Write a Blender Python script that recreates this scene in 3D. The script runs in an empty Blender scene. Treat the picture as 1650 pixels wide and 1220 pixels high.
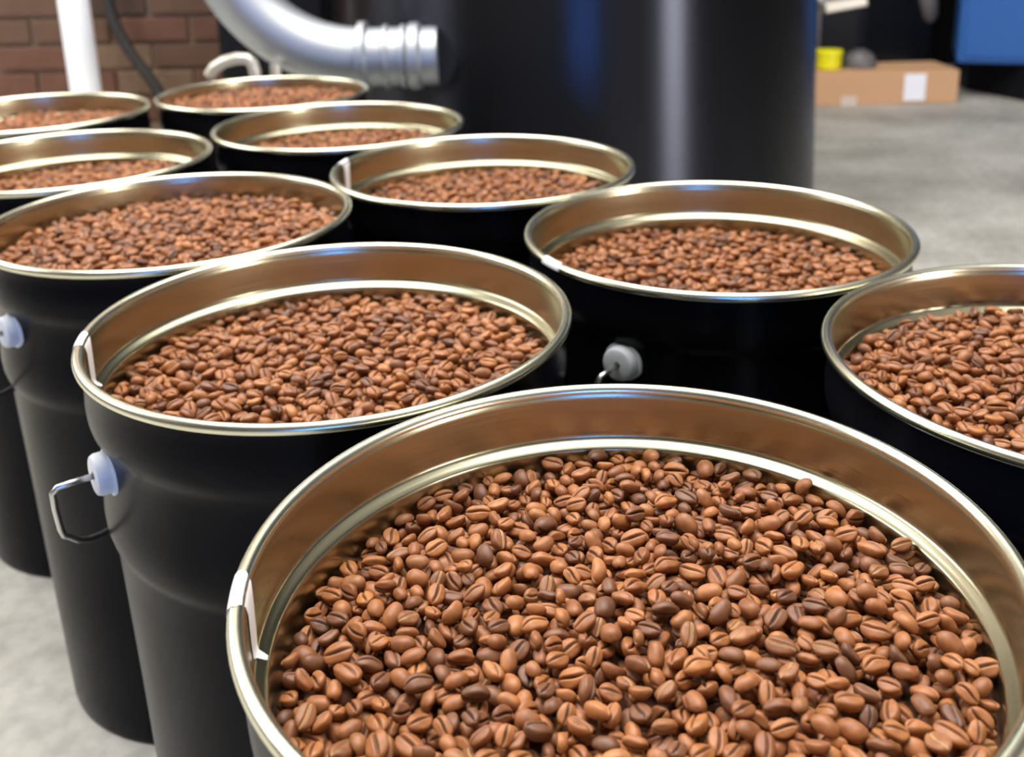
import bpy, bmesh, math, random
import numpy as np
from mathutils import Matrix, Vector, Euler

SC = bpy.context.scene
COL = SC.collection
PI = math.pi
R = 0.16                      # outer rim radius of a pail
ZR = 2.845 * R                 # height of the pails

# ------------------------------------------------------------------ camera
PITCH, ROLL = 0.2816845, 0.0214749
F_PX, PPX, PPY = 1683.606, 870.097, 350.026
CAM = Vector((0.0, 0.0, ZR + 1.57517 * R))
c, s = math.cos(PITCH), math.sin(PITCH)
ex, ey, fwd = Vector((1, 0, 0)), Vector((0, s, c)), Vector((0, c, -s))
cr, sr = math.cos(ROLL), math.sin(ROLL)
right = cr * ex - sr * ey
up = sr * ex + cr * ey
cd = bpy.data.cameras.new('camera')
cam = bpy.data.objects.new('camera', cd)
COL.objects.link(cam)
M = Matrix((right, up, -fwd)).transposed().to_4x4()
M.translation = CAM
cam.matrix_world = M
cd.sensor_fit = 'HORIZONTAL'
cd.sensor_width = 36.0
cd.lens = F_PX / 1650 * 36.0
cd.shift_x = -(PPX - 825) / 1650
cd.shift_y = -(610 - PPY) / 1650
cd.clip_start = 0.01
cd.dof.use_dof = True
cd.dof.focus_distance = 0.50
cd.dof.aperture_fstop = 9.5
SC.camera = cam

# ------------------------------------------------------------------ world, lights, exposure
w = bpy.data.worlds.new('sky')
SC.world = w
w.use_nodes = True
w.node_tree.nodes['Background'].inputs[0].default_value = (0.80, 0.88, 1.0, 1)
w.node_tree.nodes['Background'].inputs[1].default_value = 0.6


def area(name, loc, target, sx, sy, power, col):
    l = bpy.data.lights.new(name, 'AREA')
    l.shape = 'RECTANGLE'
    l.size, l.size_y, l.energy, l.color = sx, sy, power, col
    o = bpy.data.objects.new(name, l)
    COL.objects.link(o)
    o.location = loc
    d = Vector(target) - Vector(loc)
    o.rotation_euler = d.to_track_quat('-Z', 'Y').to_euler()
    return o


area('skylight', (-0.3, 1.5, 3.25), (-0.3, 1.5, 0), 3.0, 3.4, 250, (1.0, 0.98, 0.95))
area('loading_door_light', (-2.75, 1.7, 1.35), (0, 1.7, 0.6), 2.4, 2.2, 110, (1.0, 0.99, 0.97))
area('right_door_light', (3.9, -1.7, 0.80), (0.2, 2.0, 0.5), 1.25, 1.0, 190, (1.0, 0.95, 0.93))
area('front_window_light', (0.29, -2.8, 0.66), (0.1, 2.4, 0.5), 1.05, 0.55, 34, (0.05, 0.28, 1.0))

SC.view_settings.view_transform = 'Standard'
SC.view_settings.look = 'None'
SC.view_settings.gamma = 1.0
SC.view_settings.use_curve_mapping = False
SC.view_settings.exposure = 0.0


# ------------------------------------------------------------------ helpers
def tag(o, label=None, cat=None, group=None, kind=None):
    if label: o['label'] = label
    if cat: o['category'] = cat
    if group: o['group'] = group
    if kind: o['kind'] = kind
    return o


def link(name, me, parent=None, mat=None):
    o = bpy.data.objects.new(name, me)
    COL.objects.link(o)
    if parent is not None:
        o.parent = parent
    if mat is not None:
        me.materials.append(mat)
    return o


def smooth(me, val=True):
    me.polygons.foreach_set('use_smooth', [val] * len(me.polygons))


def empty(name, loc, rz=0.0):
    o = bpy.data.objects.new(name, None)
    COL.objects.link(o)
    o.location = loc
    o.rotation_euler = (0, 0, rz)
    o.empty_display_size = 0.05
    return o


def from_bm(name, bm, mat, parent=None, sm=True):
    me = bpy.data.meshes.new(name)
    bmesh.ops.recalc_face_normals(bm, faces=bm.faces)
    bm.to_mesh(me)
    bm.free()
    if sm:
        smooth(me)
        me.set_sharp_from_angle(angle=.7)
    return link(name, me, parent, mat)


def lathe_bm(bm, prof, segs=96, a0=0.0, a1=2 * PI, mtx=None, closed=False):
    full = abs((a1 - a0) - 2 * PI) < 1e-6
    n = segs if full else segs + 1
    rings = []
    for (r, z) in prof:
        if r < 1e-6:
            rings.append([bm.verts.new((0, 0, z))])
            continue
        rings.append([bm.verts.new((r * math.cos(a0 + (a1 - a0) * i / segs), r * math.sin(a0 + (a1 - a0) * i / segs), z)) for i in range(n)])
    pairs = list(zip(rings[:-1], rings[1:]))
    if closed: pairs.append((rings[-1], rings[0]))
    for A, B in pairs:
        for i in range(segs):
            j = (i + 1) % n
            if len(A) == 1 and len(B) == 1: continue
            if len(A) == 1: bm.faces.new((A[0], B[i], B[j]))
            elif len(B) == 1: bm.faces.new((A[i], B[0], A[j]))
            else: bm.faces.new((A[i], B[i], B[j], A[j]))
    if mtx is not None:
        vs = [v for rg in rings for v in rg]
        bmesh.ops.transform(bm, matrix=mtx, verts=vs)
    return bm


def tube_bm(bm, pts, rad, segs=12, cap=True):
    pts = [Vector(p) for p in pts]
    rads = rad if isinstance(rad, (list, tuple)) else [rad] * len(pts)
    t0 = (pts[1] - pts[0]).normalized()
    ref = Vector((0, 0, 1)) if abs(t0.z) < 0.9 else Vector((1, 0, 0))
    n = t0.cross(ref).normalized()
    rings = []
    for i, p in enumerate(pts):
        if i == 0: t = (pts[1] - pts[0])
        elif i == len(pts) - 1: t = (pts[-1] - pts[-2])
        else: t = (pts[i + 1] - pts[i]).normalized() + (pts[i] - pts[i - 1]).normalized()
        t.normalize()
        n = (n - t * n.dot(t)).normalized()
        b = t.cross(n)
        rings.append([bm.verts.new(p + (n * math.cos(2 * PI * k / segs) + b * math.sin(2 * PI * k / segs)) * rads[i]) for k in range(segs)])
    for A, B in zip(rings[:-1], rings[1:]):
        for k in range(segs):
            bm.faces.new((A[k], A[(k + 1) % segs], B[(k + 1) % segs], B[k]))
    if cap:
        bm.faces.new(rings[0][::-1])
        bm.faces.new(rings[-1])
    return bm


def box_bm(bm, lo, hi, bev=0.0, mtx=None):
    r = bmesh.ops.create_cube(bm, size=1.0)
    vs = r['verts']
    for v in vs:
        v.co = Vector([lo[i] + (v.co[i] + 0.5) * (hi[i] - lo[i]) for i in range(3)])
    if mtx is not None: bmesh.ops.transform(bm, matrix=mtx, verts=vs)
    if bev > 0:
        es = list({e for v in vs for e in v.link_edges})
        bmesh.ops.bevel(bm, geom=es, offset=bev, segments=2, affect='EDGES', profile=0.5)
    return bm


# ------------------------------------------------------------------ materials
def mat(name, col, rough=0.5, metal=0.0, spec=0.5, noise=None, bump=None, coat=0.0):
    """noise = (scale, amount, second colour); bump = (scale, strength, distance)"""
    m = bpy.data.materials.new(name)
    m.use_nodes = True
    nt = m.node_tree
    b = nt.nodes['Principled BSDF']
    b.inputs['Base Color'].default_value = (*col, 1)
    b.inputs['Roughness'].default_value = rough
    b.inputs['Metallic'].default_value = metal
    b.inputs['Specular IOR Level'].default_value = spec
    b.inputs['Coat Weight'].default_value = coat
    if noise or bump:
        tc = nt.nodes.new('ShaderNodeTexCoord')
    if noise:
        n = nt.nodes.new('ShaderNodeTexNoise')
        n.inputs['Scale'].default_value = noise[0]
        n.inputs['Detail'].default_value = 6
        nt.links.new(tc.outputs['Object'], n.inputs['Vector'])
        rp = nt.nodes.new('ShaderNodeValToRGB')
        rp.color_ramp.elements[0].position = 0.5 - noise[1] / 2
        rp.color_ramp.elements[1].position = 0.5 + noise[1] / 2
        rp.color_ramp.elements[0].color = (*col, 1)
        rp.color_ramp.elements[1].color = (*noise[2], 1)
        nt.links.new(n.outputs['Fac'], rp.inputs['Fac'])
        nt.links.new(rp.outputs['Color'], b.inputs['Base Color'])
    if bump:
        n2 = nt.nodes.new('ShaderNodeTexNoise')
        n2.inputs['Scale'].default_value = bump[0]
        n2.inputs['Detail'].default_value = 5
        nt.links.new(tc.outputs['Object'], n2.inputs['Vector'])
        bp = nt.nodes.new('ShaderNodeBump')
        bp.inputs['Strength'].default_value = bump[1]
        bp.inputs['Distance'].default_value = bump[2]
        nt.links.new(n2.outputs['Fac'], bp.inputs['Height'])
        nt.links.new(bp.outputs['Normal'], b.inputs['Normal'])
    return m


M_black = mat('black_pail_paint', (0.003, 0.003, 0.0045), 0.27, 0, 0.09, noise=(9, 0.5, (0.005, 0.005, 0.007)), bump=(60, 0.04, 0.002))
M_white = mat('white_lacquer', (0.86, 0.85, 0.84), 0.4)
M_ear = mat('grey_white_plastic', (0.62, 0.66, 0.70), 0.45, noise=(60, 0.6, (0.74, 0.77, 0.80)))
M_wire = mat('zinc_wire', (0.62, 0.62, 0.60), 0.32, 1.0)
M_drum = mat('drum_black', (0.032, 0.034, 0.043), 0.32, 1.0)
M_dark = mat('dark_paint', (0.004, 0.0045, 0.007), 0.5, 0, 0.2)
M_duct = mat('galvanised', (0.42, 0.45, 0.49), 0.52, 1.0, noise=(14, 0.7, (0.50, 0.52, 0.54)))
M_post = mat('white_post_paint', (0.90, 0.91, 0.93), 0.45)
M_hose = mat('black_rubber', (0.020, 0.017, 0.015), 0.6)
M_card = mat('cardboard', (0.56, 0.32, 0.165), 0.8, noise=(6, 0.8, (0.60, 0.35, 0.19)))
M_label = mat('paper_label', (0.85, 0.85, 0.90), 0.6)
M_yellow = mat('yellow_plastic', (0.85, 0.80, 0.01), 0.4)
M_grey = mat('grey_plastic', (0.13, 0.12, 0.12), 0.5)
M_blue = mat('blue_paint', (0.020, 0.10, 0.33), 0.45)
M_tray = mat('pale_steel', (0.62, 0.58, 0.50), 0.4, 0.6)
M_chute = mat('white_chute', (0.80, 0.79, 0.88), 0.5)
M_dwall = mat('dark_wall', (0.006, 0.006, 0.008), 0.8, 0, 0.2)
M_lwall = mat('plain_wall', (0.13, 0.12, 0.115), 0.85)
M_ceil = mat('ceiling_paint', (0.70, 0.69, 0.66), 0.85)
M_mortar = mat('mortar', (0.33, 0.24, 0.165), 0.9, noise=(8, 0.7, (0.21, 0.145, 0.10)))
M_bricks = [mat('brick_' + n, cc, 0.85, 0, 0.3, noise=(25, 0.6, tuple(x * 0.75 for x in cc)), bump=(90, 0.3, 0.003))
            for n, cc in (('brown', (0.135, 0.075, 0.048)), ('red', (0.150, 0.070, 0.045)), ('dark', (0.085, 0.050, 0.036)), ('tan', (0.20, 0.125, 0.080)))]


def brass(name, col, rough, streak):
    m = mat(name, col, rough, 1.0)
    nt = m.node_tree
    b = nt.nodes['Principled BSDF']
    tc = nt.nodes.new('ShaderNodeTexCoord')
    mp = nt.nodes.new('ShaderNodeMapping')
    mp.inputs['Scale'].default_value = (3, 3, 120)       # rolled sheet: fine marks running round the pail
    n = nt.nodes.new('ShaderNodeTexNoise')
    n.inputs['Scale'].default_value = 4
    n.inputs['Detail'].default_value = 4
    nt.links.new(tc.outputs['Object'], mp.inputs['Vector'])
    nt.links.new(mp.outputs['Vector'], n.inputs['Vector'])
    bp = nt.nodes.new('ShaderNodeBump')
    bp.inputs['Strength'].default_value = streak
    bp.inputs['Distance'].default_value = 0.001
    nt.links.new(n.outputs['Fac'], bp.inputs['Height'])
    nt.links.new(bp.outputs['Normal'], b.inputs['Normal'])
    return m


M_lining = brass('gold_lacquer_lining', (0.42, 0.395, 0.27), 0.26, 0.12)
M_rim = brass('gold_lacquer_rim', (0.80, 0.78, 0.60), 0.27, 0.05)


# rolled sheet steel of the drum: marks run round it, so lights smear into upright streaks
_b = M_drum.node_tree.nodes['Principled BSDF']
_b.inputs['Anisotropic'].default_value = 0.9
_b.inputs['Anisotropic Rotation'].default_value = 0.25
_tg = M_drum.node_tree.nodes.new('ShaderNodeTangent'); _tg.direction_type = 'RADIAL'; _tg.axis = 'Z'
M_drum.node_tree.links.new(_tg.outputs[0], _b.inputs['Tangent'])


def concrete():
    m = bpy.data.materials.new('concrete')
    m.use_nodes = True
    nt = m.node_tree
    b = nt.nodes['Principled BSDF']
    tc = nt.nodes.new('ShaderNodeTexCoord')
    n1 = nt.nodes.new('ShaderNodeTexNoise'); n1.inputs['Scale'].default_value = 3.2; n1.inputs['Detail'].default_value = 7
    n2 = nt.nodes.new('ShaderNodeTexNoise'); n2.inputs['Scale'].default_value = 45; n2.inputs['Detail'].default_value = 4
    for n in (n1, n2): nt.links.new(tc.outputs['Object'], n.inputs['Vector'])
    r1 = nt.nodes.new('ShaderNodeValToRGB')
    r1.color_ramp.elements[0].position = 0.32; r1.color_ramp.elements[0].color = (0.30, 0.28, 0.24, 1)
    r1.color_ramp.elements[1].position = 0.68; r1.color_ramp.elements[1].color = (0.56, 0.54, 0.48, 1)
    nt.links.new(n1.outputs['Fac'], r1.inputs['Fac'])
    mx = nt.nodes.new('ShaderNodeMix'); mx.data_type = 'RGBA'; mx.blend_type = 'MULTIPLY'
    r2 = nt.nodes.new('ShaderNodeValToRGB')
    r2.color_ramp.elements[0].position = 0.35; r2.color_ramp.elements[0].color = (0.78, 0.78, 0.78, 1)
    r2.color_ramp.elements[1].position = 0.6; r2.color_ramp.elements[1].color = (1, 1, 1, 1)
    nt.links.new(n2.outputs['Fac'], r2.inputs['Fac'])
    mx.inputs[0].default_value = 1.0
    nt.links.new(r1.outputs['Color'], mx.inputs[6])
    nt.links.new(r2.outputs['Color'], mx.inputs[7])
    nt.links.new(mx.outputs[2], b.inputs['Base Color'])
    b.inputs['Roughness'].default_value = 0.6
    bp = nt.nodes.new('ShaderNodeBump'); bp.inputs['Strength'].default_value = 0.25; bp.inputs['Distance'].default_value = 0.003
    nt.links.new(n2.outputs['Fac'], bp.inputs['Height'])
    nt.links.new(bp.outputs['Normal'], b.inputs['Normal'])
    return m


M_floor = concrete()


def bean_mat(name, lo, hi, chaff):
    """roasted bean skin: tone varies from bean to bean; the crease is mixed to a darker tone, or to pale silverskin"""
    m = bpy.data.materials.new(name)
    m.use_nodes = True
    nt = m.node_tree
    b = nt.nodes['Principled BSDF']
    oi = nt.nodes.new('ShaderNodeObjectInfo')
    rp = nt.nodes.new('ShaderNodeValToRGB')
    rp.color_ramp.elements[0].color = (*lo, 1)
    rp.color_ramp.elements[1].color = (*hi, 1)
    nt.links.new(oi.outputs['Random'], rp.inputs['Fac'])
    tc = nt.nodes.new('ShaderNodeTexCoord')
    n = nt.nodes.new('ShaderNodeTexNoise'); n.inputs['Scale'].default_value = 260; n.inputs['Detail'].default_value = 4
    n.noise_dimensions = '4D'
    mul = nt.nodes.new('ShaderNodeMath'); mul.operation = 'MULTIPLY'; mul.inputs[1].default_value = 37
    nt.links.new(oi.outputs['Random'], mul.inputs[0])
    nt.links.new(mul.outputs[0], n.inputs['W'])
    nt.links.new(tc.outputs['Object'], n.inputs['Vector'])
    r2 = nt.nodes.new('ShaderNodeValToRGB')
    r2.color_ramp.elements[0].position = 0.30; r2.color_ramp.elements[0].color = (0.66, 0.62, 0.60, 1)
    r2.color_ramp.elements[1].position = 0.66; r2.color_ramp.elements[1].color = (1.06, 1.06, 1.05, 1)
    nt.links.new(n.outputs['Fac'], r2.inputs['Fac'])
    mx = nt.nodes.new('ShaderNodeMix'); mx.data_type = 'RGBA'; mx.blend_type = 'MULTIPLY'; mx.inputs[0].default_value = 1
    nt.links.new(rp.outputs['Color'], mx.inputs[6]); nt.links.new(r2.outputs['Color'], mx.inputs[7])
    at = nt.nodes.new('ShaderNodeAttribute'); at.attribute_name = 'crease'
    m2 = nt.nodes.new('ShaderNodeMix'); m2.data_type = 'RGBA'
    nt.links.new(at.outputs['Fac'], m2.inputs[0])
    nt.links.new(mx.outputs[2], m2.inputs[6])
    m2.inputs[7].default_value = (*chaff, 1)
    nt.links.new(m2.outputs[2], b.inputs['Base Color'])
    b.inputs['Roughness'].default_value = 0.47
    b.inputs['Specular IOR Level'].default_value = 0.45
    bp = nt.nodes.new('ShaderNodeBump'); bp.inputs['Strength'].default_value = 0.25; bp.inputs['Distance'].default_value = 0.0005
    nt.links.new(n.outputs['Fac'], bp.inputs['Height']); nt.links.new(bp.outputs['Normal'], b.inputs['Normal'])
    return m


TONES = [('mid brown', bean_mat('bean_mid', (0.265, 0.096, 0.034), (0.42, 0.165, 0.058), (0.045, 0.018, 0.009))),
         ('warm brown', bean_mat('bean_warm', (0.32, 0.118, 0.038), (0.48, 0.195, 0.066), (0.060, 0.022, 0.010))),
         ('dark brown', bean_mat('bean_dark', (0.150, 0.060, 0.028), (0.235, 0.094, 0.041), (0.024, 0.011, 0.007))),
         ('chaff-creased', bean_mat('bean_chaff', (0.235, 0.090, 0.036), (0.36, 0.15, 0.058), (0.56, 0.36, 0.16)))]
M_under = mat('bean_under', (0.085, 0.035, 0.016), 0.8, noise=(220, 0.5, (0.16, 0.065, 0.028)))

# ------------------------------------------------------------------ setting
def slab(name, lo, hi, m):
    bm = bmesh.new(); box_bm(bm, lo, hi)
    return tag(from_bm(name, bm, m, sm=False), kind='structure')


slab('floor', (-3.0, -3.1, -0.12), (4.2, 5.3, 0.0), M_floor)
slab('wall_far', (-3.0, 4.85, 0.0), (4.2, 5.05, 3.4), M_dwall)
slab('wall_right', (4.0, -3.1, 0.0), (4.2, 5.1, 3.4), M_lwall)
slab('wall_left', (-3.0, -3.1, 0.0), (-2.8, 5.1, 3.4), M_lwall)
slab('wall_front', (-2.8, -3.1, 0.0), (4.0, -2.9, 3.4), M_lwall)
slab('ceiling', (-3.0, -3.1, 3.4), (4.2, 5.3, 3.5), M_ceil)
WX0, WX1, WY = -2.80, -0.42, 3.0
wall = slab('wall_back', (WX0, WY + 0.012, 0.0), (WX1, WY + 0.21, 3.4), M_mortar)
rng = random.Random(4)
bms = []
for k in range(4):
    bm = bmesh.new(); box_bm(bm, (0, 0, 0), (0.215, 0.06, 0.065), 0.004)
    me = bpy.data.meshes.new('brick'); bm.to_mesh(me); bm.free(); me.materials.append(M_bricks[k]); bms.append(me)
half = []
for k in range(4):
    bm = bmesh.new(); box_bm(bm, (0, 0, 0), (0.1025, 0.06, 0.065), 0.004)
    me = bpy.data.meshes.new('brick'); bm.to_mesh(me); bm.free(); me.materials.append(M_bricks[k]); half.append(me)
for rw in range(16):
    x = WX1 - 0.004
    if rw % 2:
        x -= 0.1025
        o = link('brick', half[rng.randrange(4)], wall); o.location = (x, WY - rng.uniform(0, 0.004), 0.01 + rw * 0.075)
        x -= 0.01
    while x - 0.215 > WX0:
        x -= 0.215
        o = link('brick', bms[rng.choice((0, 0, 1, 1, 2, 3))], wall)
        o.location = (x, WY - rng.uniform(0, 0.004), 0.01 + rw * 0.075)
        x -= 0.01

# ------------------------------------------------------------------ pails
def P(*pts): return [(r * R, ZR + z * R) for r, z in pts]


OUT = P((.970, -.030), (.965, -.045), (.964, -.07), (.967, -.11), (.974, -.16), (.9765, -.20), (.975, -.245), (.968, -.28), (.953, -.303), (.946, -.325), (.943, -.37), (.943, -.45),
        (.951, -.53), (.960, -.60), (.9635, -.66), (.961, -.71), (.952, -.75), (.939, -.775), (.934, -.80), (.931, -.92), (.921, -1.3), (.908, -1.9), (.889, -2.70),
        (.886, -2.815), (.880, -2.845), (.862, -2.843), (.858, -2.80), (0, -2.80))
LIN = P((.9645, -.012), (.9615, -.024), (.9575, -.030), (.9565, -.05), (.957, -.12), (.957, -.180), (.956, -.190), (.952, -.197), (.948, -.2005), (.936, -.2085), (.9245, -.2165), (.921, -.221), (.9195, -.230), (.919, -.26), 
        (.920, -.50), (.914, -.90), (.896, -1.7), (.872, -2.76), (0, -2.765))
RIM = []
for k in range(18):
    a = 2 * PI * k / 18
    RIM.append((.979 + .0208 * math.cos(a), -.0235 + .0225 * math.sin(a)))
RIM = P(*RIM)


def lathe_mesh(name, prof, m, segs=128, closed=False):
    bm = bmesh.new(); lathe_bm(bm, prof, segs, closed=closed)
    me = bpy.data.meshes.new(name); bmesh.ops.recalc_face_normals(bm, faces=bm.faces)
    bm.to_mesh(me); bm.free(); smooth(me); me.materials.append(m)
    return me


ME_body = lathe_mesh('body', OUT, M_black)
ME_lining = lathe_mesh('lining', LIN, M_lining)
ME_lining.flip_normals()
ME_rim = lathe_mesh('rim', RIM, M_rim, closed=True)


def seam_mesh():
    """white lacquer stripe over the welded side seam: over the curled rim and down the inside wall"""
    prof = [(1.000, -.034), (1.0018, -.024), (.998, -.010), (.989, -.0005), (.979, .0008), (.968, -.002), (.957, -.020), (.954, -.05), (.9545, -.12), (.9545, -.178), (.9535, -.189), (.949, -.196), (.936, -.2055), (.926, -.212)]
    bm = bmesh.new()
    rows = []
    rj = random.Random(2)
    for i, (r, z) in enumerate(prof):
        hw = (0.075, .075, .075, .075, .074, .066, .054, .048, .045, .040, .030, .020, .014, .010)[i] + rj.uniform(-.004, .004)
        rows.append([bm.verts.new((r * R * math.cos(a), r * R * math.sin(a), ZR + z * R)) for a in (-hw, -hw * .5, 0, hw * .5, hw)])
    for A, B in zip(rows[:-1], rows[1:]):
        for k in range(4): bm.faces.new((A[k], A[k + 1], B[k + 1], B[k]))
    me = bpy.data.meshes.new('seam_stripe'); bm.to_mesh(me); bm.free(); smooth(me); me.materials.append(M_white)
    return me


ME_seam = seam_mesh()


def ear_meshes():
    """round cap ear, axis along +x, seat at x = 0"""
    rot = Matrix.Rotation(PI / 2, 4, 'Y')
    q = R * 1.1
    bm = bmesh.new()
    lathe_bm(bm, [(0.030 * q, -.012 * q), (.074 * q, -.010 * q), (.074 * q, .036 * q), (.068 * q, .048 * q), (.060 * q, .052 * q), (.016 * q, .050 * q), (.014 * q, .040 * q), (0, .040 * q)], 40, mtx=rot)
    cap = bpy.data.meshes.new('ear_cap'); bmesh.ops.recalc_face_normals(bm, faces=bm.faces); bm.to_mesh(bm and cap); bm.free(); smooth(cap); cap.set_sharp_from_angle(angle=.6); cap.materials.append(M_ear)
    bm = bmesh.new()
    prof = []
    lathe_bm(bm, [(.060 * q, -.016 * q), (.086 * q, -.014 * q), (.088 * q, -.004 * q), (.084 * q, .002 * q), (.073 * q, .002 * q)], 40, mtx=rot)
    rj = random.Random(9)
    for v in bm.verts:
        a = math.atan2(v.co.y, v.co.z)
        k = 1 + 0.045 * max(0, math.cos(3 * a + 0.4)) ** 6
        v.co.y *= k; v.co.z *= k
    fl = bpy.data.meshes.new('ear_flange'); bmesh.ops.recalc_face_normals(bm, faces=bm.faces); bm.to_mesh(fl); bm.free(); smooth(fl); fl.set_sharp_from_angle(angle=.7); fl.materials.append(M_ear)
    return cap, fl


ME_cap, ME_flange = ear_meshes()
EAR_Z = -.40


def bail_mesh(side):
    """wire bail hung down round one half of the pail, ends bent square into the ears (ears on the local +x and -x)"""
    pts = []
    z0 = ZR + EAR_Z * R
    e = [(0.975, 0, 0), (1.085, 0, 0), (1.125, .004, -.004), (1.143, .012, -.026), (1.140, .028, -.10), (1.130, .048, -.20), (1.120, .066, -.238), (1.100, .092, -.262)]
    for (x, y, z) in e: pts.append((x * R, side * y * R, z0 + z * R))
    n = 26
    a0 = math.atan2(.092, 1.100)
    for k in range(1, n):
        t = k / n
        a = a0 + (PI - 2 * a0) * t
        q = abs(2 * t - 1)
        dz = -.262 - .36 * (1 - q ** 4)
        rr = 0.985 + .119 * (q ** 4)
        pts.append((rr * R * math.cos(a), side * rr * R * math.sin(a), z0 + dz * R))
    for (x, y, z) in reversed(e): pts.append((-x * R, side * y * R, z0 + z * R))
    bm = bmesh.new(); tube_bm(bm, pts, .0125 * R, 8)
    me = bpy.data.meshes.new('bail_handle'); bmesh.ops.recalc_face_normals(bm, faces=bm.faces); bm.to_mesh(me); bm.free(); smooth(me); me.materials.append(M_wire)
    return me


ME_bail = {1: bail_mesh(1), -1: bail_mesh(-1)}

# name: x, y, seam angle (deg, world), ear angle, bail side, heap level (edge), tilt x, tilt y, label
PAILS = [
    ('A', 0.0330, 0.3772, 188, 75, 1, -.285, .035, .02, 'black steel pail with gold rim nearest the camera, filling the lower right of the photo'),
    ('B', -0.1402, 0.6512, 192.5, 216, -1, -.285, .01, .0, 'black pail with white ear and hanging wire handle, just left behind the nearest pail'),
    ('C', 0.1464, 0.8298, 209, 234.5, -1, -.310, .0, .0, 'black pail behind the nearest, white mark on its left rim, grey ear below'),
    ('D', 0.3289, 0.5661, None, 20, 1, -.215, .0, .0, 'black pail cut off by the right edge of the photo'),
    ('F', -0.0586, 1.0765, 169, 120, 1, -.290, .02, .0, 'black pail beside the large black drum with white seam stripe inside its left rim'),
    ('G', -0.2559, 1.3295, None, 30, 1, -.275, .03, .0, 'black pail second from the back in the right row, under the duct elbow'),
    ('H', -0.4221, 1.6039, None, 40, 1, -.150, .0, .0, 'farthest black pail in front of the black cabinet, filled nearly to its rim'),
    ('E', -0.3319, 0.9086, None, 229, -1, -.178, .01, .0, 'black pail at left, beans heaped nearly to its rim, white ear at photo edge'),
    ('I', -0.5369, 1.1610, None, 60, 1, -.290, .035, .0, 'black pail second from the back in the left row, bright inner ledge showing'),
    ('J', -0.7191, 1.4726, None, 50, 1, -.205, .02, .0, 'farthest left black pail in front of the white post'),
]
GROUP_P = 'open steel pails of roasted coffee beans standing in two rows'
for (k, x, y, seam, ear, side, lev, tx, ty, lab) in PAILS:
    root = empty('steel_pail', (x, y, 0))
    tag(root, lab, 'pail', GROUP_P)
    link('body', ME_body, root)
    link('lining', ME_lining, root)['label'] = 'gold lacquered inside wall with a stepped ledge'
    link('rim', ME_rim, root)['label'] = 'pale gold curled rim'
    if seam is not None:
        o = link('seam_stripe', ME_seam, root); o.rotation_euler.z = math.radians(seam); o['label'] = 'white stripe over the seam'
    for h in (0, 1):
        a = math.radians(ear) + h * PI
        e = link('ear', ME_cap, root)
        e.location = (.945 * R * math.cos(a), .945 * R * math.sin(a), ZR + EAR_Z * R)
        e.rotation_euler.z = a
        f = link('ear_flange', ME_flange, e)
    o = link('bail_handle', ME_bail[side], root); o.rotation_euler.z = math.radians(ear)

# ------------------------------------------------------------------ coffee beans
BL, BW, BT = 0.0108, 0.0077, 0.0053          # length, width, thickness of a bean


def bean_mesh(seed):
    rg = random.Random(100 + seed)
    L = BL * rg.uniform(.92, 1.08); W = BW * rg.uniform(.93, 1.08); T = BT * rg.uniform(.92, 1.1)
    NL = 16
    # angles round the length axis, closer together at the crease (-90 deg)
    angs = [-90 + d for d in (0, 5, 10, 16, 24, 36, 52, 68, 84, 104, 130, 156, 180, 204, 230, 256, 276, 292, 308, 324, 336, 344, 350, 355)]
    bend = rg.uniform(-.10, .10); wav = rg.uniform(.02, .07) * rg.choice((-1, 1)); ph = rg.uniform(0, 6)
    dep = rg.uniform(.20, .34)
    verts, cre = [], []
    bm = bmesh.new(); lay = []
    rows = []

    def shape(u, a):
        # u in -1..1 along the length
        ca, sa = math.cos(a), math.sin(a)
        rr = (1 - abs(u) ** 2.3) ** .52
        y, z = ca * rr, sa * rr
        yy = y * W / 2
        if z >= 0: zz = z * T * .68 * (0.9 + .1 * rr)
        else: zz = -T * .32 * (abs(z) ** .75)
        cf = 0.0
        if z < 0:
            off = wav * math.sin(u * 2.6 + ph) * W
            dy = (yy - off) / (W * .055)
            g = math.exp(-dy * dy) * (1 - u * u * .75)
            lip = math.exp(-((abs(yy - off) - W * .15) / (W * .10)) ** 2) * .05 * (1 - u * u)
            zz += T * dep * g - T * lip
            cf = min(1, g * 1.15)
        x = u * L / 2
        zz += T * .10 * math.sin(u * 3 + ph) * .5 + T * bend * u * u
        yy += W * .04 * math.sin(u * 2.2 + ph * 2)
        k = 1 + .03 * math.sin(5 * a + ph + 2 * u) + .025 * math.sin(4 * u + 2 * a + ph)
        return (x, yy * k, zz * k), cf
    us = [math.sin(PI / 2 * (-1 + 2 * i / NL)) for i in range(1, NL)]
    tipA = bm.verts.new(shape(-1, 0)[0]); tipB = bm.verts.new(shape(1, 0)[0])
    cr_ = {tipA: 0, tipB: 0}
    for u in us:
        row = []
        for a in angs:
            co, cf = shape(u, math.radians(a))
            v = bm.verts.new(co); cr_[v] = cf; row.append(v)
        rows.append(row)
    n = len(angs)
    for A, B in zip(rows[:-1], rows[1:]):
        for k in range(n): bm.faces.new((A[k], A[(k + 1) % n], B[(k + 1) % n], B[k]))
    for k in range(n):
        bm.faces.new((tipA, rows[0][(k + 1) % n], rows[0][k]))
        bm.faces.new((tipB, rows[-1][k], rows[-1][(k + 1) % n]))
    bmesh.ops.recalc_face_normals(bm, faces=bm.faces)
    bm.verts.index_update()
    vals = [cr_[v] for v in bm.verts]
    me = bpy.data.meshes.new('coffee_bean')
    bm.to_mesh(me); bm.free(); smooth(me)
    at = me.attributes.new('crease', 'FLOAT', 'POINT')
    at.data.foreach_set('value', vals)
    return me


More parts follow.
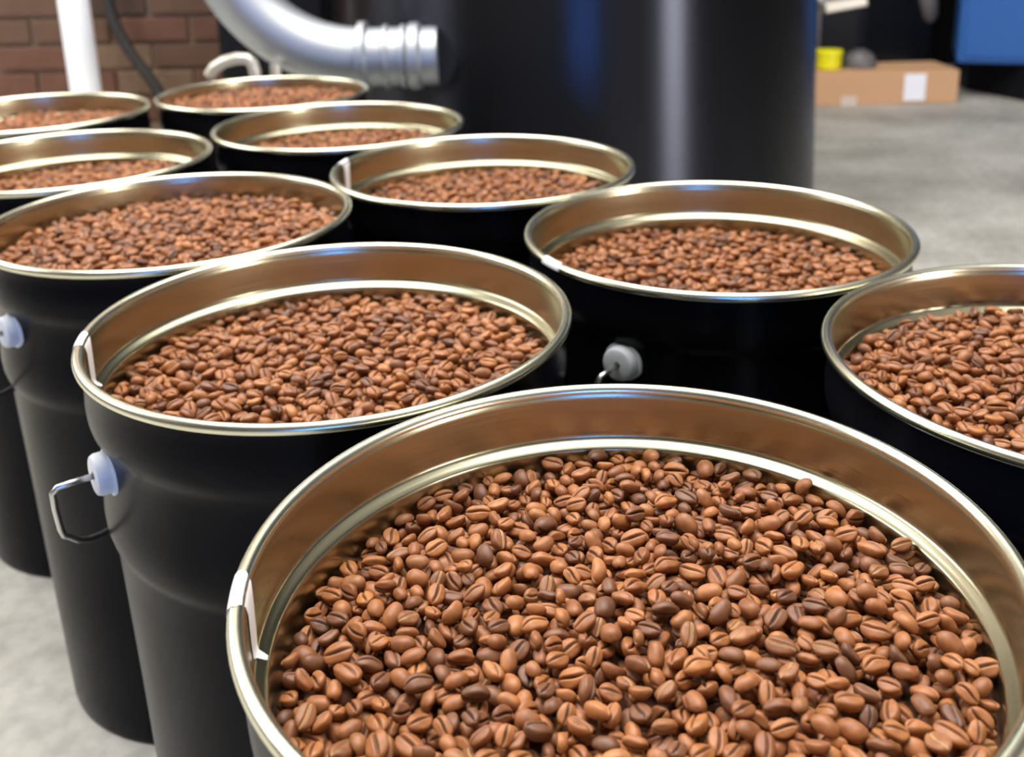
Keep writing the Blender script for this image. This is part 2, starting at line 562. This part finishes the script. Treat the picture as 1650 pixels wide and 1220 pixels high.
NSHAPE = 6
SHAPES = [bean_mesh(i) for i in range(NSHAPE)]
SRC = bpy.data.collections.new('bean_kinds')          # source meshes for the instances, not linked to the scene
BEAN_ME = []
for si in range(NSHAPE):
    for ti, (tn, tm) in enumerate(TONES):
        me = SHAPES[si].copy(); me.name = 'coffee_bean'
        me.materials.append(tm)
        BEAN_ME.append(me)
        so = bpy.data.objects.new('kind_%02d' % (si * len(TONES) + ti), me)
        SRC.objects.link(so)

GRES = 0.0007
SHV = []
for me in SHAPES:
    v = np.empty(len(me.vertices) * 3); me.vertices.foreach_get('co', v); SHV.append(v.reshape(-1, 3))


def make_pack(seed, rad, dome, nmax, tries=34):
    """drop beans one by one on a height field, each at the lowest of several tried spots -> list of (x, y, z, euler, scale, shape, pose, visible)"""
    rg = np.random.default_rng(seed)
    n = int(2 * rad / GRES) + 40
    cc = n / 2
    gy, gx = np.mgrid[0:n, 0:n]
    X = (gx - cc) * GRES; Y = (gy - cc) * GRES
    D = dome * (1 - np.minimum(1, (X ** 2 + Y ** 2) / rad ** 2)) + 0.0016 * np.sin(X * 55 + seed) * np.cos(Y * 48 + seed * 2)
    H = D - 0.0115
    OWN = -np.ones((n, n), int)
    # library of oriented beans
    lib = []
    for k in range(170):
        sh = int(rg.integers(NSHAPE)); pose = int(rg.choice(3, p=(.54, .27, .19)))
        az = rg.uniform(0, 2 * PI)
        if pose == 0: rx = PI + rg.normal(0, .48); ry = rg.normal(0, .34)       # crease up
        elif pose == 1: rx = rg.normal(0, .45); ry = rg.normal(0, .36)          # back up
        else: rx = rg.choice((-1, 1)) * rg.uniform(1.0, 2.2); ry = rg.normal(0, .35)
        sc = float(np.clip(rg.normal(1.05, .11), .80, 1.32))
        e = Euler((rx, ry, az), 'XYZ')
        v = SHV[sh] @ np.array(e.to_matrix()).T * sc
        v = np.concatenate([v, (v + np.roll(v, 1, 0)) / 2])
        ix = np.floor(v[:, 0] / GRES).astype(int) + 11; iy = np.floor(v[:, 1] / GRES).astype(int) + 11
        lo = np.full((22, 22), 9.0); hi = np.full((22, 22), -9.0)
        np.minimum.at(lo, (iy, ix), v[:, 2]); np.maximum.at(hi, (iy, ix), v[:, 2])
        msk = lo < 8
        lib.append((lo, hi, msk, (rx, ry, az), sc, sh, pose))
    LO = np.stack([l[0] for l in lib]); MS = np.stack([l[2] for l in lib])
    MID = np.array([(l[0].min() + l[1].max()) / 2 for l in lib])
    off = np.arange(-11, 11)
    out = []
    for i in range(nmax):
        t = tries
        ks = rg.integers(len(lib), size=t)
        rr = (rad - 0.0042) * np.sqrt(rg.uniform(0, 1, t)); aa = rg.uniform(0, 2 * PI, t)
        px = np.round(rr * np.cos(aa) / GRES + cc).astype(int); py = np.round(rr * np.sin(aa) / GRES + cc).astype(int)
        Hw = H[(py[:, None] + off)[:, :, None], (px[:, None] + off)[:, None, :]]
        z = np.where(MS[ks], Hw - LO[ks], -9).reshape(t, -1).max(1)
        b = int(np.argmin(z + MID[ks] - D[py, px]))
        k = ks[b]; zz = z[b] - 0.0006
        lo, hi, msk, eu, sc, sh, pose = lib[k]
        sl = (slice(py[b] - 11, py[b] + 11), slice(px[b] - 11, px[b] + 11))
        Hs = H[sl]; top = hi + zz
        m = msk & (top > Hs)
        Hs[m] = top[m]; OWN[sl][m] = i
        out.append([(px[b] - cc) * GRES, (py[b] - cc) * GRES, zz, eu, sc, sh, pose, int(msk.sum())])
        if i % 100 == 99:
            inside = (X ** 2 + Y ** 2) < (rad * .93) ** 2
            if np.mean((H - D)[inside]) > 0.0006: break
    cnt = np.bincount(OWN[OWN >= 0].ravel(), minlength=len(out))
    for o, cn in zip(out, cnt): o[7] = cn / max(1, o[7])
    return out


def heap_nodes():
    ng = bpy.data.node_groups.new('bean_heap', 'GeometryNodeTree')
    ng.interface.new_socket('Geometry', in_out='INPUT', socket_type='NodeSocketGeometry')
    ng.interface.new_socket('Geometry', in_out='OUTPUT', socket_type='NodeSocketGeometry')
    N = ng.nodes.new; Lk = ng.links.new
    gi = N('NodeGroupInput'); go = N('NodeGroupOutput')
    def attr(nm, ty):
        a = N('GeometryNodeInputNamedAttribute'); a.data_type = ty; a.inputs['Name'].default_value = nm
        return a.outputs['Attribute']
    sp = N('GeometryNodeSeparateGeometry'); sp.domain = 'POINT'
    Lk(gi.outputs[0], sp.inputs['Geometry']); Lk(attr('is_bean', 'BOOLEAN'), sp.inputs['Selection'])
    ci = N('GeometryNodeCollectionInfo'); ci.inputs['Collection'].default_value = SRC
    ci.inputs['Separate Children'].default_value = True; ci.inputs['Reset Children'].default_value = True
    ip = N('GeometryNodeInstanceOnPoints')
    Lk(sp.outputs['Selection'], ip.inputs['Points'])
    Lk(ci.outputs[0], ip.inputs['Instance'])
    ip.inputs['Pick Instance'].default_value = True
    Lk(attr('pick', 'INT'), ip.inputs['Instance Index'])
    er = N('FunctionNodeEulerToRotation')
    Lk(attr('turn', 'FLOAT_VECTOR'), er.inputs[0]); Lk(er.outputs[0], ip.inputs['Rotation'])
    Lk(attr('size', 'FLOAT'), ip.inputs['Scale'])
    jg = N('GeometryNodeJoinGeometry')
    Lk(sp.outputs['Inverted'], jg.inputs[0]); Lk(ip.outputs[0], jg.inputs[0])
    Lk(jg.outputs[0], go.inputs[0])
    return ng


NG = heap_nodes()
PACK_RAD = .921 * R
packs = [make_pack(11, PACK_RAD, 0.006, 3600), make_pack(29, PACK_RAD, 0.006, 3600)]
rgt = random.Random(77)


def tone(rg):
    u = rg.random()
    return 0 if u < .50 else 1 if u < .74 else 2 if u < .93 else 3


def build_heap(key, x, y, lev, tx, ty, pack, rz, label):
    """beans = list of (world pos, euler, scale, kind, pose, tone, visible)"""
    rg = random.Random(ord(key))
    z0 = ZR + lev * R
    k = (.95 / .921) if lev > -.18 else 1.0
    ca, sa = math.cos(rz), math.sin(rz)
    beans = []
    for (bx, by, bz, eu, sc, sh, pose, vis) in pack:
        X = (bx * ca - by * sa) * k; Y = (bx * sa + by * ca) * k
        Z = z0 + bz + tx * X + ty * Y
        tn = tone(rg)
        beans.append(((X, Y, Z), (eu[0], eu[1], eu[2] + rz), sc, sh * len(TONES) + tn, pose, tn, vis))
    return beans


def heap_object(key, x, y, lev, tx, ty, beans, label):
    k = (.95 / .921) if lev > -.18 else 1.0
    rad = .922 * R * k
    z0 = ZR + lev * R
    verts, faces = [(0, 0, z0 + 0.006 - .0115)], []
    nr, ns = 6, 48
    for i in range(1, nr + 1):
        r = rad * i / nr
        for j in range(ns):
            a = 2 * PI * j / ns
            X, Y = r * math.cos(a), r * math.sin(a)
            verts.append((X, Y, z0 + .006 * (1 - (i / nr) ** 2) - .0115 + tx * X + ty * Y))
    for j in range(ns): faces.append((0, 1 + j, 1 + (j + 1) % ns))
    for i in range(nr - 1):
        for j in range(ns):
            a, b = 1 + i * ns + j, 1 + i * ns + (j + 1) % ns
            faces.append((a, a + ns, b + ns, b))
    nb = len(verts)
    verts += [b[0] for b in beans]
    me = bpy.data.meshes.new('coffee_beans')
    me.from_pydata(verts, [], faces); smooth(me)
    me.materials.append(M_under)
    tot = len(verts)
    a = me.attributes.new('is_bean', 'BOOLEAN', 'POINT'); a.data.foreach_set('value', [i >= nb for i in range(tot)])
    a = me.attributes.new('pick', 'INT', 'POINT'); a.data.foreach_set('value', [0] * nb + [b[3] for b in beans])
    a = me.attributes.new('size', 'FLOAT', 'POINT'); a.data.foreach_set('value', [0.0] * nb + [b[2] for b in beans])
    a = me.attributes.new('turn', 'FLOAT_VECTOR', 'POINT'); a.data.foreach_set('vector', [0.0] * (3 * nb) + [q for b in beans for q in b[1]])
    o = link('coffee_beans', me)
    o.location = (x, y, 0)
    md = o.modifiers.new('beans', 'NODES'); md.node_group = NG
    tag(o, label, 'coffee beans', None, 'stuff')
    return o


HEAP_LABEL = {
    'A': 'heap of roasted coffee beans filling the pail nearest the camera',
    'B': 'heap of brown coffee beans in the pail just left behind the nearest one',
    'C': 'heap of coffee beans in the pail with the seam mark on its front left rim',
    'D': 'heap of coffee beans in the pail cut off by the right photo edge',
    'E': 'high heap of coffee beans in the left pail with white ear at photo edge',
    'F': 'blurred coffee beans in the pail beside the large black drum',
    'G': 'blurred coffee beans in the second pail from the back, right row',
    'H': 'blurred coffee beans nearly level with the rim of the farthest pail by the cabinet',
    'I': 'blurred coffee beans in the second pail from the back, left row',
    'J': 'blurred coffee beans in the farthest left pail before the white post',
}


def project(p):
    d = Vector(p) - CAM
    dep = d.dot(fwd)
    return PPX + F_PX * d.dot(right) / dep, PPY - F_PX * d.dot(up) / dep, dep


POSE = ('crease up', 'back up', 'on its side')
TLAB = ('mid brown', 'light brown', 'dark brown', 'pale-creased')
for i, (k, x, y, seam, ear, side, lev, tx, ty, lab) in enumerate(PAILS):
    pk = packs[0] if k == 'A' else packs[1]
    beans = build_heap(k, x, y, lev, tx, ty, pk, {'A': 0.0}.get(k, i * 0.9), lab)
    if k == 'A':
        cand = []
        for j, b in enumerate(beans):
            wx, wy, wz = b[0][0] + x, b[0][1] + y, b[0][2]
            u, v, dep = project((wx, wy, wz))
            if b[6] > .45 and 395 < u < 1640 and v < 1214: cand.append((dep, j))
        cand.sort()
        chosen = {j for _, j in cand[:300]}
        for j in sorted(chosen):
            b = beans[j]
            o = link('coffee_bean', BEAN_ME[b[3]])
            o.location = (b[0][0] + x, b[0][1] + y, b[0][2])
            o.rotation_euler = b[1]
            o.scale = (b[2],) * 3
            u, v, dep = project(o.location)
            xs = ('beside the left rim', 'left of centre', 'at the centre', 'right of centre', 'near the right edge')[min(4, max(0, int((u - 395) / 250)))]
            ys = ('higher up', 'midway', 'bottom edge')[0 if v < 1090 else 1 if v < 1155 else 2]
            tag(o, '%s coffee bean %s, front pail, %s, %s' % (TLAB[b[5]], POSE[b[4]], xs, ys), 'coffee bean',
                'coffee beans at the front of the nearest pail')
        beans = [b for j, b in enumerate(beans) if j not in chosen]
    heap_object(k, x, y, lev, tx, ty, beans, HEAP_LABEL[k])

# ------------------------------------------------------------------ large black drum and duct
TX, TY, TR = .085, 2.42, .54
t = empty('black_drum', (TX, TY, 0))
tag(t, 'large glossy black upright drum standing behind the pails', 'drum')
bm = bmesh.new(); lathe_bm(bm, [(TR, .03), (TR + .014, .035), (TR + .0138, .04), (TR + .0132, .055), (TR - .0243, 1.34), (TR - .0248, 1.355), (TR - .025, 1.36), (TR - .04, 1.38)], 128); from_bm('shell', bm, M_drum, t)
bm = bmesh.new(); lathe_bm(bm, [(0, .0), (TR - .03, .0), (TR - .025, .03), (0, .03)], 96); from_bm('base', bm, M_dark, t)
bm = bmesh.new(); lathe_bm(bm, [(TR - .05, 1.37), (TR - .014, 1.37), (TR - .014, 1.40), (TR - .04, 1.41), (0, 1.44)], 128); from_bm('lid', bm, M_drum, t)

DY, DZ, DR = 1.96, .459, .0565
t = empty('vent_duct', (-.30, DY, DZ))
tag(t, 'galvanised round duct elbow curving down into the side of the black drum', 'duct')


def rel(p): return (p[0] + .30, p[1] - DY, p[2] - DZ)


BR = .262
pts = []
xe = -.325
for k in range(25):
    a = PI / 2 * k / 24
    pts.append(rel((xe - BR * math.sin(a), DY, DZ + BR * (1 - math.cos(a)))))
for zz in (.2, .5, .9): pts.append(rel((xe - BR, DY, DZ + BR + zz)))
bm = bmesh.new(); tube_bm(bm, pts, DR, 32); from_bm('elbow', bm, M_duct, t)
bm = bmesh.new(); tube_bm(bm, [rel((xe - .004, DY, DZ)), rel((-.183, DY, DZ))], DR * .97, 32); from_bm('spigot', bm, M_duct, t)
for nm, x0, x1, rr in (('collar', xe - .008, xe + .014, DR + .010), ('bead', xe + .040, xe + .052, DR + .003), ('bead', xe + .072, xe + .084, DR + .003), ('collar', -.240, -.212, DR + .006)):
    bm = bmesh.new()
    w_ = x1 - x0
    tube_bm(bm, [rel((x0, DY, DZ)), rel((x0 + w_ * .2, DY, DZ)), rel((x0 + w_ * .8, DY, DZ)), rel((x1, DY, DZ))], [DR * .98, rr, rr, DR * .98], 32)
    from_bm(nm, bm, M_duct, t)

# ------------------------------------------------------------------ left background
t = empty('black_cabinet', (-.675, 2.84, 0))
tag(t, 'narrow black steel cabinet standing against the brick wall behind the duct', 'cabinet')
bm = bmesh.new(); box_bm(bm, (-.145, -.12, .04), (.145, .12, 1.15), .006); from_bm('body', bm, M_dark, t, False)
bm = bmesh.new(); box_bm(bm, (-.13, -.132, .07), (.13, -.121, 1.12), .003); from_bm('door', bm, M_dark, t, False)
bm = bmesh.new(); box_bm(bm, (-.135, -.10, 0), (.135, .11, .04)); from_bm('plinth', bm, M_dark, t, False)

t = empty('white_post', (-1.191, 2.75, 0))
tag(t, 'white painted round post standing in front of the brick wall', 'post')
bm = bmesh.new(); lathe_bm(bm, [(0, .006), (.0385, .006), (.0385, 3.39), (0, 3.39)], 40); from_bm('pole', bm, M_post, t)
bm = bmesh.new(); lathe_bm(bm, [(0, 0), (.075, 0), (.075, .006), (.0385, .012)], 40); from_bm('base_plate', bm, M_post, t)

bm = bmesh.new()
hp = [(-1.17, 2.955, 3.0), (-1.175, 2.955, 1.2), (-1.182, 2.955, .62), (-1.184, 2.955, .51), (-1.168, 2.95, .43), (-1.13, 2.945, .35), (-1.082, 2.94, .275), (-1.03, 2.93, .18), (-.99, 2.92, .09), (-.96, 2.90, .03), (-.94, 2.86, .0165), (-.94, 2.78, .0165), (-.98, 2.70, .0165)]
sp = []
for a, b, c2, d in zip([hp[0]] + hp[:-2], hp[:-1], hp[1:], hp[2:] + [hp[-1]]):
    a, b, c2, d = map(Vector, (a, b, c2, d))
    for q in range(5):
        u = q / 5
        sp.append(.5 * ((2 * b) + (c2 - a) * u + (2 * a - 5 * b + 4 * c2 - d) * u * u + (3 * b - a - 3 * c2 + d) * u ** 3))
sp.append(Vector(hp[-1]))
tube_bm(bm, sp, .0165, 12)
tag(from_bm('rubber_hose', bm, M_hose), 'dark rubber hose hanging slantwise down the brick wall right of the white post', 'hose')

t = empty('bent_pipe', (-.512, 1.90, 0))
tag(t, 'thin pale bent pipe on a stand behind the farthest pail, below the duct', 'pipe')
bm = bmesh.new(); tube_bm(bm, [(.035, .012, 0), (.035, .012, .455)], .010, 16); from_bm('upright', bm, M_tray, t)
bm = bmesh.new()
tube_bm(bm, [(0, 0, 0), (0, 0, .445), (-.003, 0, .460), (-.012, 0, .468), (-.03, 0, .469), (-.055, .004, .463), (-.075, .010, .452), (-.088, .016, .437)], .0105, 16)
from_bm('bend', bm, M_tray, t)
bm = bmesh.new(); box_bm(bm, (-.05, -.03, 0), (.06, .05, .010), .002); from_bm('foot', bm, M_tray, t, False)

# ------------------------------------------------------------------ right background
t = empty('cardboard_box', (1.290, 3.86, 0), 0.02)
tag(t, 'low flat brown cardboard box lying on the concrete floor at the back right', 'box')
bm = bmesh.new(); box_bm(bm, (-.30, 0, 0), (.28, .26, .118), .004); from_bm('carton', bm, M_card, t, False)
for sx in (0, 1):
    bm = bmesh.new(); box_bm(bm, (-.30, .002 + sx * .13, .118), (.28, .127 + sx * .13, .122), .001); from_bm('flap', bm, M_card, t, False)
bm = bmesh.new(); box_bm(bm, (.075, -.0025, .012), (.155, -.0005, .112)); o = from_bm('shipping_label', bm, M_label, t, False); o['label'] = 'blank white label'
bm = bmesh.new(); box_bm(bm, (-.16, -.0025, .0), (-.10, -.0005, .035)); o = from_bm('tape', bm, mat('pale_tape', (.62, .50, .40), .5), t, False); o['label'] = 'pale strip of tape'

t = empty('yellow_tub', (1.105, 3.96, .1225))
tag(t, 'small bright yellow tub standing on the left end of the cardboard box', 'tub')
bm = bmesh.new(); lathe_bm(bm, [(0, 0), (.040, 0), (.046, .005), (.049, .058), (.045, .062)], 32); from_bm('body', bm, M_yellow, t)
bm = bmesh.new(); lathe_bm(bm, [(.030, .058), (.052, .058), (.052, .070), (.048, .073), (0, .073)], 32); from_bm('lid', bm, M_yellow, t)
t = empty('grey_bowl', (1.235, 4.00, .1225))
tag(t, 'upturned dark grey bowl on the cardboard box beside the yellow tub', 'bowl')
bm = bmesh.new(); lathe_bm(bm, [(.064, 0), (.066, .006), (.056, .038), (.042, .055), (0, .060)], 32); from_bm('shell', bm, M_grey, t)
bm = bmesh.new(); lathe_bm(bm, [(.026, .057), (.026, .066), (0, .066)], 24); from_bm('foot_ring', bm, M_grey, t)

t = empty('roasting_machine', (1.40, 4.45, 0))
tag(t, 'black machine with pale steel tray and grey legs behind the cardboard box', 'machine')
bm = bmesh.new(); box_bm(bm, (-.26, .05, .03), (.30, .36, 1.3), .012); from_bm('housing', bm, M_dark, t, False)
for (lx, ly) in ((-.225, .02), (-.225, .38)):
    bm = bmesh.new(); box_bm(bm, (lx - .028, ly - .02, 0), (lx + .028, ly + .02, .40), .004); o = from_bm('leg', bm, M_grey, t, False)
m_ = Matrix.Rotation(-.16, 4, 'Y')
bm = bmesh.new(); box_bm(bm, (-.35, -.50, .338), (-.19, -.16, .378), .006, Matrix.Translation((.03, 0, 0)) @ Matrix.Translation((-.3, 0, .35)) @ m_ @ Matrix.Translation((.3, 0, -.35))); from_bm('tray', bm, M_tray, t, False)
bm = bmesh.new(); tube_bm(bm, [(-.22, -.2, .395), (.30, -.2, .388)], .012, 14); from_bm('rail', bm, M_tray, t)
bm = bmesh.new(); tube_bm(bm, [(.16, -.20, .385), (.172, -.21, .34), (.182, -.21, .285), (.186, -.21, .262)], [.034, .036, .030, .014], 18); from_bm('handle', bm, M_grey, t)
bm = bmesh.new(); tube_bm(bm, [(-.42, -.40, .54), (-.305, -.40, .385)], [.06, .035], 20); from_bm('chute', bm, M_chute, t)
bm = bmesh.new(); tube_bm(bm, [(-.33, -.40, .42), (-.27, -.30, .395), (-.22, .06, .395)], .012, 12); from_bm('chute_arm', bm, M_grey, t)

BM = Matrix.Translation((-.40, -.20, 0)) @ Matrix.Rotation(-.34, 4, 'Z') @ Matrix.Translation((.40, .20, 0))
t = empty('blue_cabinet', (1.985, 4.15, 0))
tag(t, 'bright blue steel cabinet on a black base at the back right corner of view', 'cabinet')
bm = bmesh.new(); box_bm(bm, (-.40, -.20, .135), (.55, .25, 1.15), .012, BM); from_bm('body', bm, M_blue, t, False)
bm = bmesh.new(); box_bm(bm, (-.375, -.206, .16), (.53, -.2005, 1.12), .002, BM); from_bm('door', bm, M_blue, t, False)
bm = bmesh.new()
fp = [(-.26, .16), (-.27, .0), (-.165, -.285), (.42, -.40), (.50, .16)]
lo_ = [bm.verts.new((x, y, 0)) for x, y in fp]; hi_ = [bm.verts.new((x, y, .134)) for x, y in fp]
bm.faces.new(lo_); bm.faces.new(hi_)
for k in range(5): bm.faces.new((lo_[k], lo_[(k + 1) % 5], hi_[(k + 1) % 5], hi_[k]))
from_bm('base', bm, M_dark, t, False)
